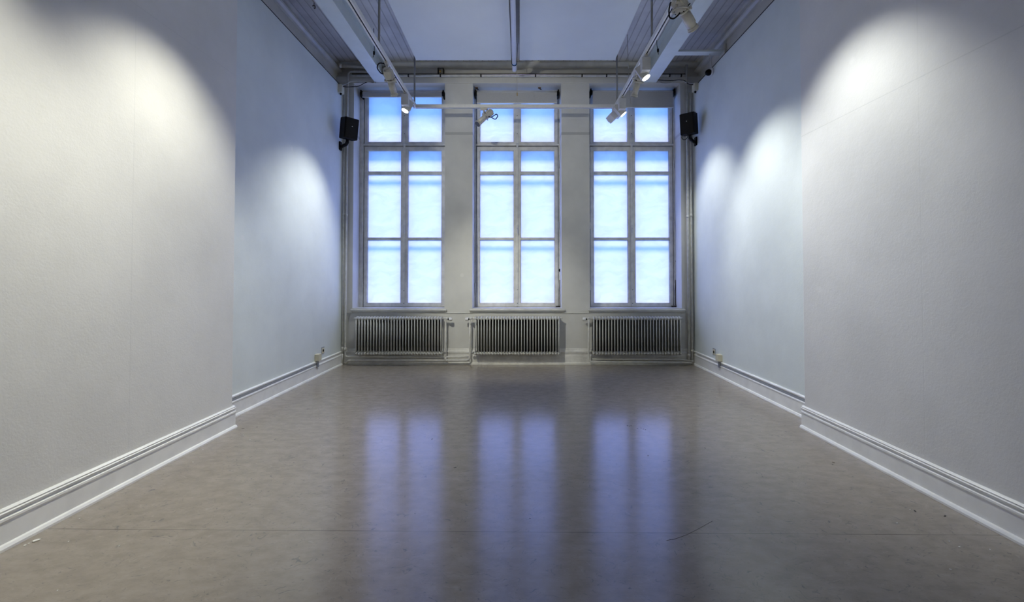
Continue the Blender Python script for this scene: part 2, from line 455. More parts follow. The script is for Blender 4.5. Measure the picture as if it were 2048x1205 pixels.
# ------------------------------------------------------------------ windows
PANES = [((734.8, 802.0), (815.5, 883.3)), ((959.4, 1027.8), (1041.2, 1109.5)), ((1187.3, 1256.0), (1270.3, 1339.0))]
ROWS_U = (196 - 7, 284.3)
ROWS_L = ((301, 343.6), (348.8, 476.2), (480.0, 607.2))
z_of = lambda py: Z(py, FP)
WLAB = ['left of the three tall twin casement windows, beside the left loudspeaker',
        'middle of the three tall twin casement windows, between the two piers',
        'right of the three tall twin casement windows, beside the right loudspeaker']
for wi in range(3):
    oa, ob = OPEN[wi]
    (la, lb), (ra, rb) = [[X(v, FP) for v in pr] for pr in PANES[wi]]
    root = thing('window_%d' % (wi + 1), ((oa + ob) / 2, FP, ZS), WLAB[wi], 'window', None, 'structure')
    mid = (lb + ra) / 2
    st = .052                                       # sash stile width
    z_head = ZL; z_bot = z_of(614.2)
    zt0, zt1 = z_of(292.3), z_of(288.3)             # transom bar
    # fixed frame
    fl, fr = la - st - .009, rb + st + .009
    m = MB()
    m.box(oa, fl, FP - .012, FP + .12, z_bot - .03, z_head, .002)
    m.box(fr, ob, FP - .012, FP + .12, z_bot - .03, z_head, .002)
    m.box(fl, fr, FP - .012, FP + .12, z_of(192), z_head)
    m.box(fl, fr, FP - .016, FP + .12, zt0 + .002, zt1, .003)
    m.box(fl, fr, FP + .03, FP + .12, z_bot - .03, z_bot + .004)
    m.build('frame', M['frame'], root)
    m = MB()
    m.box(fl, fl + .02, FP + .045, FP + .12, z_bot, z_head); m.box(fr - .02, fr, FP + .045, FP + .12, z_bot, z_head)
    m.box(mid - .02, mid + .02, FP + .045, FP + .12, z_bot, z_head)
    m.box(fl, fr, FP + .045, FP + .12, zt0 - .02, zt1 + .02)
    m.build('gap_shade', M['dirt_shade'], root)  # dark strips behind the sash gaps, painted in for their shade
    # outer sashes of the double window, bars in line with the inner ones
    m = MB()
    for a, b in ((la, lb), (ra, rb)):
        for py0, py1 in ((284.3, 301), (343.6, 348.8), (476.2, 480), (607.2, 614)):
            m.box(a - .06, b + .06, 7.25, 7.275, z_of(py1), z_of(py0))
    for a, b in ((oa, la), (lb, ra), (rb, ob)): m.box(a, b, 7.25, 7.275, z_bot - .03, z_head)
    m.build('outer_sash', M['frame'], root)
    # four opening sashes, each with its papered panes
    for side, (a, b) in enumerate(((la, lb), (ra, rb))):
        xa = a - st if side == 0 else mid + .003
        xb = mid - .003 if side == 0 else b + st
        for up in (True, False):
            rows = [ROWS_U] if up else list(ROWS_L)
            ztop = z_of(189 - 5) if up else zt0 - .009
            zbot = zt1 + .004 if up else z_bot
            m = MB()
            m.box(xa, a, FP, FP + .04, zbot, ztop, .004); m.box(b, xb, FP, FP + .04, zbot, ztop, .004)
            edges = [ztop] + [z_of(v) for r_ in rows for v in r_] + [zbot]
            for k in range(0, len(edges), 2):
                m.box(a - .002, b + .002, FP + .001, FP + .039, edges[k + 1], edges[k], .003)
            # putty bevel round each pane
            for r0, r1 in rows:
                zt, zb = z_of(r0), z_of(r1)
                for (x0, x1, c0, c1) in ((a, a + .008, zb, zt), (b - .008, b, zb, zt), (a, b, zb, zb + .008), (a, b, zt - .008, zt)):
                    m.box(x0, x1, FP + .018, FP + .038, c0, c1)
            so = m.build('fanlight_sash' if up else 'casement_sash', M['frame'], root)
            for r0, r1 in rows:
                pm = MB()
                pm.box(a - .004, b + .004, FP + .030, FP + .0312, z_of(r1) - .004, z_of(r0) + .004)
                po = pm.build('papered_pane', M['paper'], so)
    # cover strip and lock rod on the meeting stiles
    m = MB(); m.box(mid - .016, mid + .016, FP - .016, FP + .002, z_bot + .01, zt0 - .01, .004)
    m.box(mid - .016, mid + .016, FP - .010, FP + .002, zt1 + .01, z_of(192), .004)
    m.cyl((mid, FP - .012, zt0 - .03), (mid, FP - .012, zt1 + .012), .018, n=14)
    m.build('cover_strip', M['frame'], root)
    for py in (375, 541):
        MB().box(mid - .012, mid + .012, FP - .026, FP - .014, z_of(py + 4), z_of(py - 4), .003).build('catch', M['pipe'], root)
    m = MB(); m.box(mid - .014, mid + .014, FP - .028, FP - .014, z_of(467), z_of(452), .003)
    m.tube([(mid, FP - .028, z_of(458)), (mid, FP - .052, z_of(458)), (mid + .006, FP - .058, z_of(468))], .006, bend=.01)
    m.build('window_handle', M['pipe'], root)
    for py in (607, 582 if wi == 0 else 580):
        MB().cyl((mid + .004, FP - .022, z_of(py)), (mid + .004, FP - .012, z_of(py)), .006, n=10).build('screw', M['dirt_shade'], root)
    for py in (215, 232, 268):
        MB().cyl((mid, FP - .014, z_of(py)), (mid, FP - .008, z_of(py)), .006, n=10).build('screw', M['dirt_shade'], root)
    for xx in (fl - .004, fr + .004):
        for py in (330, 452, 574):
            MB().cyl((xx, FP - .018, z_of(py + 7)), (xx, FP - .018, z_of(py - 7)), .009, n=10).build('hinge', M['frame'], root)
    # stay hook at the right foot of the casement
    m = MB(); m.tube([(fr + .012, FP - .03, z_of(560)), (fr + .012, FP - .03, z_of(608)), (fr + .012, FP - .05, z_of(612))], .005, bend=.02)
    m.box(fr - .05, fr + .03, FP - .05, FP - .015, z_bot - .004, z_bot + .018, .004)
    m.build('stay_hook', M['dirt_shade'] if wi else M['steel'], root)
    if wi:
        c = P(1119.3 if wi == 1 else 1352.5, 541 if wi == 1 else 523, FP - .02)
        MB().ball(c, .014, .014, .026).build('cord_cleat', M['black'], root)
    # sill board with nosing
    sx0, sx1 = [(X(702.5, D - .04), X(893.5, D - .04)), (X(938.8, D - .04), X(1130, D - .04)), (X(1176, D - .04), X(1370, D - .04))][wi]
    zs0 = Z(619, D - .05)
    m = MB()
    m.box(oa + .001, ob - .001, D - .02, FP + .03, zs0 - .028, zs0 + .012)
    m.box(sx0, sx1, D - .05, D + .02, zs0 - .028, zs0, .010, 3)
    m.prism([(D + .01, zs0 - .028), (D - .034, zs0 - .028), (D - .030, zs0 - .040), (D - .018, zs0 - .052), (D + .01, zs0 - .056)], sx0 + .012, sx1 - .012, 'X')
    m.build('window_sill', M['sill'], root)

# ------------------------------------------------------------------ roller blinds
BL = [((723, 885), 193.0, 'fully rolled up roller blind at the head of the left window'),
      ((952, 1115.5), 205.0, 'roller blind at the head of the middle window, let down a hand above the track'),
      ((1183.5, 1348), 214.0, 'roller blind at the head of the right window, let down furthest of the three')]
YBL = 7.02
for wi, ((pa, pb), pbot, lab) in enumerate(BL):
    xa, xb = X(pa, YBL), X(pb, YBL)
    zc = Z((188.0, 187.2, 185.2)[wi], YBL)
    root = thing('roller_blind', ((xa + xb) / 2, YBL, zc), lab, 'blind', 'roller blinds at the window heads')
    MB().cyl((xa + .012, YBL, zc), (xb - .012, YBL, zc), .031, n=28).build('roller_tube', M['blind_tube'], root)
    zb = Z(pbot, YBL - .03)
    MB().box(xa + .014, xb - .014, YBL - .031, YBL - .0285, zb, zc).build('blind_fabric', M['blind'], root)
    MB().box(xa + .008, xb - .008, YBL - .038, YBL - .022, zb - .016, zb, .004).build('bottom_bar', M['track'], root)
    for x0, s in ((xa, -1), (xb, 1)):
        m = MB(); m.box(min(x0, x0 + s * .02), max(x0, x0 + s * .02), YBL - .04, YBL + .10, zc - .055, zc + .05, .006)
        m.cyl((x0 - s * .012, YBL, zc), (x0 + s * .024, YBL, zc), .036, n=20)
        m.build('bracket', M['black'], root)

# ------------------------------------------------------------------ radiators
NSEC = 30
def section_mesh(zb, zt, pitch):
    """one column section centred on x=0, standing between y=-0.07 and 0.07"""
    m = MB()
    for z in (zb + .030, zt - .030):
        m.ball((0, 0, z), pitch * .46, .074, .031, 14, 10); m.cyl((-pitch * .5, -.02, z), (pitch * .5, -.02, z), .017, n=12, caps=False)
    for y in (-.056, -.022):
        t = bmesh.new()
        bmesh.ops.create_cone(t, cap_ends=True, segments=12, radius1=1, radius2=1, depth=zt - zb - .06)
        t.transform(Matrix.Translation((0, y, (zb + zt) / 2)) @ Matrix.Diagonal((.0070, .0115, 1, 1)))
        m._add(t, True)
    return m
RAD = [((708.8, 884.4), 1, 'column radiator under the left window, valve at its right end'),
       ((948.0, 1120.8), -1, 'column radiator under the middle window, between the two piers'),
       ((1185.0, 1364.4), -1, 'column radiator under the right window, with pipes running beneath it')]
YR = 6.74
for ri, ((pa, pb), side, lab) in enumerate(RAD):
    xa, xb = X(pa, YR - .06, 670), X(pb, YR - .06, 670)
    zb, zt = Z(711.8, YR - .05), Z(633.8, YR - .05)
    root = thing('radiator', ((xa + xb) / 2, YR, zb), lab, 'radiator', 'column radiators under the windows')
    pitch = (xb - xa) / NSEC
    m = section_mesh(zb, zt, pitch)
    me = bpy.data.meshes.new('section'); m.bm.to_mesh(me); m.bm.free(); me.materials.append(M['radiator'])
    me.transform(Matrix.Translation((0, 0, -zb)))
    first = None
    for k in range(NSEC):
        o = bpy.data.objects.new('section', me) if first is None else first.copy()
        COL.objects.link(o); first = first or o
        o.parent = root
        o.location = (xa + pitch * (k + .5) - root.location.x, 0, 0)
    # dark board added as painted shade behind the columns; brackets dark to match
    MB().box(xa - (.02 if ri == 0 else -.03), xb + (.02 if ri == 2 else -.03), D - .035, D - .013, zb + .03, zt - .02).build('shade_board', M['rad_shade'], root)
    for x0 in (xa + .22, xb - .22):
        for z0, z1 in ((zt - .11, zt - .075), (zb + .06, zb + .085)):
            MB().box(x0 - .012, x0 + .012, YR + .02, D - .036, z0, z1).build('wall_bracket', M['rad_shade'], root)
    # valve at the pipe end: tail, body, ring and white thermostatic head; return valve below; plug at the far end
    xe = xb if side > 0 else xa
    zv, zr = Z(639, YR), Z(706, YR)
    m = MB(); m.cyl((xe - side * .01, YR, zt - .03), (xe + side * .035, YR, zt - .03), .014); m.cyl((xe + side * .03, YR, zt - .03), (xe + side * .075, YR, zt - .032), .017)
    m.box(xe + side * .038 - .012, xe + side * .038 + .012, YR - .012, YR + .012, zv - .04, zv + .012, .004)
    vo = m.build('valve', M['pipe'], root)
    MB().cyl((xe + side * .072, YR, zv), (xe + side * .094, YR, zv), .015, n=16).build('valve_collar', M['black'], vo)
    m = MB(); m.cyl((xe + side * .090, YR, zv), (xe + side * .128, YR, zv), .026, .024, n=24); m.cyl((xe + side * .128, YR, zv), (xe + side * .136, YR, zv), .024, .018, n=24)
    m.build('thermostat_head', M['white_plastic'], vo)
    m = MB(); m.cyl((xe - side * .01, YR, zr), (xe + side * .045, YR, zr), .012); m.box(xe + side * .022 - .009, xe + side * .022 + .009, YR - .016, YR + .016, zr - .016, zr + .016, .003)
    m.build('return_valve', M['steel'], root)
    xo = xa if side > 0 else xb
    MB().cyl((xo + side * .01, YR, zt - .03), (xo - side * .02, YR, zt - .03), .015, n=8).cyl((xo - side * .02, YR, zt - .03), (xo - side * .035, YR, zt - .03), .007, n=8).build('bleed_plug', M['pipe'], root)

# ------------------------------------------------------------------ heating pipes
YP = 6.80
def pipe(pts, r, label, bend=.04, fittings=(), mat='pipe', name='heating_pipe', cat='pipe', group=None):
    root = thing(name, pts[0], label, cat, group)
    MB().tube(pts, r, 14, bend).build('pipe', M[mat], root)
    for a, b, rr in fittings:
        MB().cyl(a, b, rr, n=14).build('coupling', M[mat], root)
    return root
def V(px, py, Y=YP): return P(px, py, Y)
def vert(px, py0, py1, Y=YP):
    x = X(px, Y, 500)
    return (x, Y, Z(py0, Y)), (x, Y, Z(py1, Y))
# left corner
a, b = vert(686.6, 190, 500); x = a[0]
pipe([a, (x, YP, 0.0)], .013, 'thin riser pipe in the left corner, hard against the left lining', 0,
     [((x, YP, Z(702, YP)), (x, YP, Z(694, YP)), .019), ((x, YP, Z(722, YP)), (x, YP, Z(708, YP)), .018), ((x, YP, Z(432, YP)), (x, YP, Z(427, YP)), .018)])
x2 = X(692.9, YP, 500); zA = Z(714.8, YP - .03)
pipe([(X(752, YP), YP + .02, Z(142.6, YP)), (x2, YP + .02, Z(142.6, YP)), (x2, YP + .005, Z(160, YP)), (x2, YP - .02, zA), (x2 + .12, YP - .03, zA + .012), (X(889, YP), YP - .03, zA), (X(938, YP), YP - .03, zA + .004)], .0135,
     'tall pipe of the left corner, running on below the left radiator', .05,
     [((x2, YP - .017, Z(702, YP)), (x2, YP - .017, Z(695, YP)), .018), ((x2, YP - .006, Z(432, YP)), (x2, YP - .006, Z(427, YP)), .018), ((X(889, YP), YP - .03, zA), (X(893, YP), YP - .03, zA), .018)])
zB = Z(720.6, YP - .03)
xm = X(939.6, YR, 670); xl_ = X(891, YR, 670)
pipe([(x2 + .02, YP - .01, 0.03), (x2 + .06, YP - .045, zB - .004), (x2 + .16, YP - .05, zB), (xm - .0, YP - .05, zB), (xm, YP - .05, Z(700, YR)), (xm, YR, Z(690, YR)), (xm, YR, Z(640, YR))], .0125,
     'lower of the two floor pipes under the left radiator, rising beside the middle radiator', .06, [((xl_, YP - .05, zB), (xl_ + .03, YP - .05, zB), .018)])
pipe([(xl_, YR, Z(640, YR)), (xl_, YR, Z(700, YR)), (xl_, YP - .045, Z(708, YR)), (xl_, YP - .05, zB)], .0125, 'short upright pipe feeding the valve of the left radiator', .03,
     [((xl_, YP - .05, zB - .006), (xl_, YP - .048, zB + .05), .018)])
pipe([(X(668, YP - .25), YP - .05, Z(134.8, YP)), (X(752, YP), YP + .03, Z(135.2, YP))], .018, 'stained pipe near the ceiling, running from the left cornice behind the steel beam', 0,
     [((X(668, YP - .25) - .02, YP - .06, Z(134.8, YP)), (X(670, YP - .25), YP - .05, Z(134.8, YP)), .03)])
# right corner
xr1, xr2 = X(1374.7, YP, 330), X(1382.8, YP, 500)
pipe([(xr1, YP, Z(130, YP)), (xr1, YP, .05)], .017, 'tall riser pipe right of the right window, reaching up to the cornice', 0,
     [((xr1, YP, Z(436, YP)), (xr1, YP, Z(431, YP)), .022), ((xr1, YP, Z(714, YP)), (xr1, YP, Z(708, YP)), .022)])
pipe([(xr2, YP, Z(186, YP)), (xr2, YP, 0.0)], .014, 'riser pipe tight in the right corner under the junction box', 0,
     [((xr2, YP, Z(434, YP)), (xr2, YP, Z(428, YP)), .019), ((xr2, YP, Z(706, YP)), (xr2, YP, Z(700, YP)), .02), ((xr2, YP, Z(727, YP)), (xr2, YP, Z(721, YP)), .02)])
xq = X(1177.4, YR, 670)
pipe([(xq, YR, Z(640, YR)), (xq, YR, Z(690, YR)), (xq, YP - .05, Z(705, YR)), (xq, YP - .05, Z(723.3, YP)), (X(1350, YP), YP - .05, Z(724, YP)), (xr2 - .02, YP - .02, Z(726, YP))], .0125,
     'pipe dropping beside the right radiator and running low along the floor beneath it', .06)
pipe([(X(1183, YP), YP - .03, Z(718, YP)), (X(1360, YP), YP - .03, Z(718.6, YP)), (xr2, YP - .01, Z(723, YP))], .0125, 'upper of the two pipes beneath the right radiator', .06)
# long rail above the windows
zl = Z(151.6, 6.80)
struct(MB().box(X(699, 6.8, 150), XR - .05, D + .045, D + .065, Z(149.6, D + .045), Z(147.0, D + .045)).build('trim_7', M['dark_strip']), 'thin dark strip along the wall just above the long pipe', 'trim')  # thin dark brown strip on the wall behind the pipe
root = thing('curtain_pipe', (X(1036, 6.8), 6.80, zl), 'long dull pipe along the top of the lintel above all three windows', 'pipe')
MB().cyl((X(699, 6.80, 150), 6.80, zl), (xr1 - .02, 6.80, zl), .0165, n=16).build('pipe', M['pipe'], root)
for px in (817, 881, 962, 1071, 1164, 1213, 1339, 1362):
    m = MB(); x = X(px, 6.80, 150)
    m.box(x - .008, x + .008, 6.79, D + .07, zl + .004, zl + .026, .003); m.cyl((x - .010, 6.80, zl), (x + .010, 6.80, zl), .020, n=12)
    m.build('pipe_clip', M['dirt_shade'], root)

# small fittings above the windows
for px, lab in ((953, 'small rusty fitting under the lintel of the middle window, nearer its left end'), (1079, 'small dark fitting under the lintel of the middle window, nearer its right end')):
    x = X(px, 7.0, 176)
    root = thing('lintel_fitting', (x, 7.0, ZL), lab, 'fitting')
    MB().box(x - .022, x + .022, 6.985, 7.02, ZL - .012, ZL, .003).build('plate', M['rust'], root)
    MB().tube([(x, 7.0, ZL - .01), (x + .01, 6.995, ZL - .03), (x + .032, 6.99, ZL - .034)], .007, 8, .01).build('hook', M['dirt_shade'], root)
x = X(881, 6.84, 145); za, zb_ = Z(136, 6.84), Z(150, 6.84)
root = thing('wall_bracket_strap', (x, 6.84, zb_), 'small metal strap bracket above the long pipe near the left track corner', 'bracket')
MB().box(x - .046, x - .036, 6.83, D + .06, zb_, za, .002).box(x + .036, x + .046, 6.83, D + .06, zb_, za, .002).box(x - .046, x + .046, 6.83, 6.84, za - .010, za, .002).build('strap', M['dirt_shade'], root)
MB().cyl((x, 6.80, zb_ + .02), (x, 6.80, zb_ + .05), .013, n=12).build('bolt', M['brass'], root)

# ------------------------------------------------------------------ steel beams under the ceiling
def ibeam(xa, xb, label):
    zb, zt, th = 4.262, CEIL, .013
    c = (xa + xb) / 2
    prof = [(xa, zb), (xb, zb), (xb, zb + th), (c + .006, zb + th + .008), (c + .006, zt - th), (xb - .03, zt - th), (xb - .03, zt), (xa + .03, zt), (xa + .03, zt - th), (c - .006, zt - th), (c - .006, zb + th + .008), (xa, zb + th)]
    o = MB().prism(prof, YB, D - .013, 'Y').build('steel_beam', M['beam'])
    return tag(o, label, 'beam')
ibeam(-2.185, -1.990, 'white painted steel beam under the ceiling beyond the left track')
ibeam(1.885, 2.080, 'white painted steel beam under the ceiling beyond the right track')
root = thing('cross_brace', (2.4, 6.02, 4.30), 'short white brace between the right steel beam and the right wall', 'brace')
MB().box(2.06, XR + .10, 5.97, 6.08, 4.298, 4.325, .003).build('plate', M['beam'], root)
MB().box(XR + .085, XR + .12, 5.95, 6.10, 4.26, 4.40, .004).build('end_plate', M['pipe'], root)
# two white sheets hung under the boards
def sheet(xa, xb, label):
    root = thing('ceiling_panel', ((xa + xb) / 2, 3.0, 4.38), label, 'ceiling panel', 'white panels under the ceiling boards')
    MB().box(xa, xb, 0.2, 6.37, 4.375, 4.395, .002).build('sheet', M['panel'], root)
    for k in range(4):
        y = .8 + k * 1.7
        MB().box(xa + .12, xb - .12, y, y + .05, 4.395, CEIL).build('batten', M['panel'], root)
sheet(-1.455, -.112, 'wide flat white ceiling panel left of the centre gap')
sheet(.008, 1.358, 'wide flat white ceiling panel right of the centre gap')
zt_ = 4.285
root = thing('ceiling_tube', (-.062, 6.3, zt_), 'long white tube hung lengthways under the gap between the two ceiling panels', 'tube')
MB().cyl((-.062, .3, zt_), (-.067, 6.46, zt_), .029, n=28).build('tube', M['white_plastic'], root)
MB().cyl((-.067, 6.46, zt_), (-.067, 6.475, zt_), .031, n=28).build('end_cap', M['track'], root)
for y in (2.4, 4.6, 6.26):
    m = MB(); m.cyl((-.066, y, zt_), (-.066, y + .018, zt_), .0305, n=24)
    m.build('tape_band', M['tape'], root)
    MB().tube([(-.066 + .034 * math.cos(t), y + .02, zt_ + .034 * math.sin(t)) for t in [math.pi + k * math.pi / 10 for k in range(11)]] + [(-.02, y + .02, CEIL)], .004, 8).tube([(-.10, y + .02, zt_), (-.10, y + .02, CEIL)], .004, 8).build('strap', M['rubber'], root)
for (pa, pb), Y, lab, toggle in ((((1033.2, 100), (1034.4, 190)), 6.28, 'thin pull cord with a small brass end, hanging below the white ceiling tube', True),
                                 (((1254.5, 118), (1261, 206)), 6.05, 'thin pale cord hanging just inside the right track', False)):
    a, b = P(*pa, Y), P(*pb, Y)
    top = Vector((a.x, a.y, CEIL)) if not toggle else Vector((a.x, a.y, 4.3))
    root = thing('pull_cord', b, lab, 'cord')
    MB().tube([top, a * .5 + b * .5, b], .0032, 8).build('cord', M['cord'], root)
    MB().cyl(b + Vector((0, 0, -.01)), b + Vector((0, 0, .03)), .007 if toggle else .004, n=12).build('toggle', M['brass'] if toggle else M['cord'], root)

# ------------------------------------------------------------------ lighting track
TZ = Z(213.2, 6.45)
TL, TR, TY = X(829.5, 6.45, 213), X(1231.5, 6.45, 213), 6.45
hw, hh = .023, .024
track = thing('lighting_track', ((TL + TR) / 2, TY, TZ), 'white U shaped lighting track hung on thin rods below the ceiling', 'track')
def rail_prof(c):   # open slot in the underside
    return [(c - hw, TZ - hh), (c - .007, TZ - hh), (c - .007, TZ + .004), (c + .007, TZ + .004), (c + .007, TZ - hh), (c + hw, TZ - hh), (c + hw, TZ + hh), (c - hw, TZ + hh)]
for x in (TL, TR):
    MB().prism(rail_prof(x), YB + .3, TY + hw, 'Y').build('rail', M['track'], track)
    MB().box(x - .0065, x + .0065, YB + .3, TY - .05, TZ - hh + .004, TZ + .003).build('slot', M['black'], track)
MB().prism(rail_prof(TY), TL + hw, TR - hw, 'X').build('rail', M['track'], track)
MB().box(TL + .06, TR - .06, TY - .0065, TY + .0065, TZ - hh + .004, TZ + .003).build('slot', M['black'], track)
for x, y in ((TL, TY - .02), (TR + .015, TY - .02), (TL, 4.79), (TR, 4.68), (TL, 2.2), (TR, 2.2)):
    m = MB(); m.cyl((x, y, TZ + hh), (x, y, CEIL), .0125, n=12); m.cyl((x, y, CEIL - .008), (x, y, CEIL), .03, n=16); m.box(x - .022, x + .022, y - .02, y + .02, TZ + hh - .004, TZ + hh + .012, .002)
    m.build('hanging_rod', M['rod'], track)

def frame_to(c, d, roll=0.0):
    """matrix whose -Z axis points along d, at c"""
    q = Vector(d).normalized().to_track_quat('-Z', 'Y')
    return Matrix.Translation(c) @ q.to_matrix().to_4x4() @ Matrix.Rotation(roll, 4, 'Z')

def add_spot(parent, c, d, power, angle, col, blend=.6, size=.03):
    ld = bpy.data.lights.new('lamp', 'SPOT')
    ld.energy = power; ld.color = col; ld.spot_size = R(angle); ld.spot_blend = blend; ld.shadow_soft_size = size
    lo = bpy.data.objects.new('lamp', ld)
    COL.objects.link(lo)
    lo.parent = parent
    lo.matrix_local = Matrix.Translation(-parent.location) @ frame_to(Vector(c) + Vector(d).normalized() * .012, d)

WARM = (0.99, 0.98, 0.84)
NEUT = (0.97, 1.0, 0.94)
def led_spot(x, Y, d, label, group, power=0, angle=90, col=NEUT, roll=0.0, off=(0, .085, -.125), lit=True, blend=.6):
    d = Vector(d).normalized()
    root = thing('track_spotlight', (x, Y, TZ - hh), label, 'spotlight', group)
    m = MB(); m.box(x - .015, x + .015, Y - .05, Y + .05, TZ - hh - .018, TZ - hh, .003); m.cyl((x, Y, TZ - hh - .03), (x, Y, TZ - hh - .012), .013, n=14)
    m.build('adapter', M['fixture'], root)
    z1 = TZ - hh - .026
    MB().box(x - .046, x + .046, Y - .046, Y + .046, z1 - .145, z1, .003).build('driver_box', M['led_body'], root)
    c = Vector((x, Y, z1)) + Vector(off)
    m = MB(); m.xf = frame_to(c, d, roll)
    m.box(-.052, .052, -.052, .052, -.05, .085, .004)
    m.cyl((0, 0, -.05), (0, 0, -.062), .050, .048, n=32)
    head = m.build('lamp_head', M['led_body'], root)
    m = MB(); m.xf = frame_to(c, d, roll); m.cyl((0, 0, -.0625), (0, 0, -.066), .045, n=32)
    m.build('lens', M['lens'] if lit else M['lens_off'], head)
    m = MB(); m.cyl((x, Y + .03, z1 - .12), c, .012, n=12)
    m.build('pivot', M['led_body'], root)
    if lit and power: add_spot(root, c + d * .07, d, power, angle, col, blend)
    return root
G1 = 'box spotlights on the track'
led_spot(TL, 5.92, (-1.15, -.70, -2.9), 'lit box spotlight on the left rail, aimed down at the left wall lining', G1, 165, 84, blend=.9)
led_spot(TR, 4.93, (1.20, -.50, -2.25), 'lit box spotlight on the right rail in front of a profile spotlight', G1, 165, 84, blend=.9)
led_spot(TR, 6.06, (1.20, -.08, -1.50), 'lit box spotlight at the far right corner of the track', G1, 100, 66, blend=.9)
led_spot(TR - .02, 6.36, (-.25, .95, -.15), 'unlit box spotlight turned to the window, last on the right rail', G1, lit=False, roll=R(42), off=(-.06, -.03, -.15))
led_spot(TL, 2.95, (-1.0, .05, -3.2), 'lit box spotlight on the left rail washing the near left wall', G1, 175, 90, WARM, blend=1.0)
led_spot(TL, 1.45, (-1.0, .20, -2.9), 'lit box spotlight on the left rail behind the viewpoint', G1, 165, 86, WARM, blend=1.0)
led_spot(TR, 3.15, (1.07, .05, -1.75), 'lit box spotlight on the right rail washing the near right wall', G1, 112, 80, blend=.9)
led_spot(TL, 3.30, (1.3, 3.4, -2.85), 'lit box spotlight on the left rail turned to the radiators', G1, 370, 44, WARM, blend=1.0)
led_spot(TL, 2.20, (1.3, 4.6, -0.3), 'lit box spotlight on the left rail turned to the window piers', G1, 165, 52, WARM, blend=1.0)

def profile_spot(x, Y, c, d, label, loop, swap=False, on_back=False, k=1.0):
    """theatre profile spot: yoke, finned lamp housing, barrel with a collar, cable"""
    d = Vector(d).normalized(); c = Vector(c)
    root = thing('profile_spotlight', (x, Y, TZ - hh), label, 'spotlight', 'profile spotlights on the track')
    m = MB()
    if on_back: m.box(x - .05, x + .05, Y - .016, Y + .016, TZ - hh - .03, TZ - hh, .003)
    else: m.box(x - .016, x + .016, Y - .05, Y + .05, TZ - hh - .03, TZ - hh, .003)
    m.cyl((x, Y, TZ - hh - .055), (x, Y, TZ - hh - .02), .014, n=14)
    m.build('adapter', M['fixture'], root)
    xf = frame_to(c, d)
    # barrel along -Z
    m = MB(); m.xf = xf
    m.cyl((0, 0, .01), (0, 0, -.165 * k), .043 * k, n=32); m.cyl((0, 0, -.165 * k), (0, 0, -.185 * k), .043 * k, .052 * k, n=32)
    m.cyl((0, 0, -.185 * k), (0, 0, -.200 * k), .052 * k, n=32); m.cyl((0, 0, .01), (0, 0, -.01), .050 * k, n=32)
    m.box(-.046 * k, -.040 * k, -.008, .008, -.15 * k, -.03 * k, .002); m.box(.030 * k, .040 * k, .026, .032, -.15 * k, -.03 * k, .002)
    bar = m.build('barrel', M['fixture'], root)
    m = MB(); m.xf = xf; m.cyl((0, 0, -.2 * k), (0, 0, -.203 * k), .045 * k, n=28); m.build('front_lens', M['lens_off'], bar)
    # four shutter handles at the gate
    m = MB(); m.xf = xf
    for a in range(4):
        ca, sa = math.cos(a * math.pi / 2 + .5), math.sin(a * math.pi / 2 + .5)
        m.tube([(ca * .04 * k, sa * .04 * k, .012), (ca * .075 * k, sa * .075 * k, .02)], .005, 8)
    m.build('shutter_handle', M['black'], root)
    # lamp housing: upright rounded box, offset to one side of the barrel's axis, with fins
    m = MB(); m.xf = xf
    m.box(-.052 * k, .052 * k, -.052 * k, .052 * k, .012, .135 * k, .014, 3)
    for q in range(4): m.box(-.056 * k, .056 * k, -.036 * k + q * .024 * k - .004, -.036 * k + q * .024 * k + .004, .03, .125 * k, .002)
    m.cyl((0, 0, .135 * k), (0, 0, .155 * k), .036 * k, n=20)
    m.build('lamp_housing', M['fixture'], root)
    # yoke from the adapter to both sides of the gate
    sv = (xf.to_3x3() @ Vector((1, 0, 0))).normalized()
    top = Vector((x, Y, TZ - hh - .055))
    m = MB()
    for s in (-1, 1):
        e = c + sv * s * .062 * k
        m.tube([top, top + sv * s * .055 * k + Vector((0, 0, -.012)), e], .0075, 8, .02)
        m.cyl(e - sv * s * .016, e + sv * s * .014, .017, n=14)
    m.build('yoke', M['fixture'], root)
    MB().tube([Vector(q) for q in loop], .0065, 10, .06).build('cable', M['rubber'], root)
    return root
# left rail
c = P(781, 161, 5.12)
rear = P(776, 142, 5.05)
profile_spot(TL, 5.08, c, P(788, 187, 5.22) - rear, 'unlit cream profile spotlight on the left rail with a looped black cable',
             [rear, P(764, 150, 5.1), P(753.5, 136, 5.1), P(757, 126, 5.1), P(770, 127, 5.1), P(775, 137, 5.1), (TL - .03, 5.1, TZ - .06), (TL, 5.08, TZ - .05)], k=.85)
# back rail
c = P(971, 233.5, 6.38)
profile_spot(X(968, 6.45, 216), 6.45, c, P(955, 249, 6.30) - P(981, 225, 6.42), 'unlit cream profile spotlight hanging alone from the cross rail',
             [P(983, 235, 6.42), P(991, 240, 6.42), P(996, 232, 6.42), P(993, 228, 6.42), P(984, 234, 6.42), P(978, 236, 6.38), P(975, 222, 6.4), (X(974, 6.45, 216), 6.45, TZ - .03)], on_back=True, k=.92)
# right rail, nearest
c = P(1367, 22, 4.02)
profile_spot(TR, 3.95, c, P(1388, 57, 4.10) - P(1358, 2, 3.95), 'large unlit cream profile spotlight at the top edge of the view on the right rail',
             [P(1349, 8, 3.98), P(1341, 4, 3.98), P(1337.5, 22, 3.98), P(1339, 36, 3.98), P(1347, 38, 3.98), P(1356, 31, 4.0), P(1362, 22, 4.0)], k=.98)
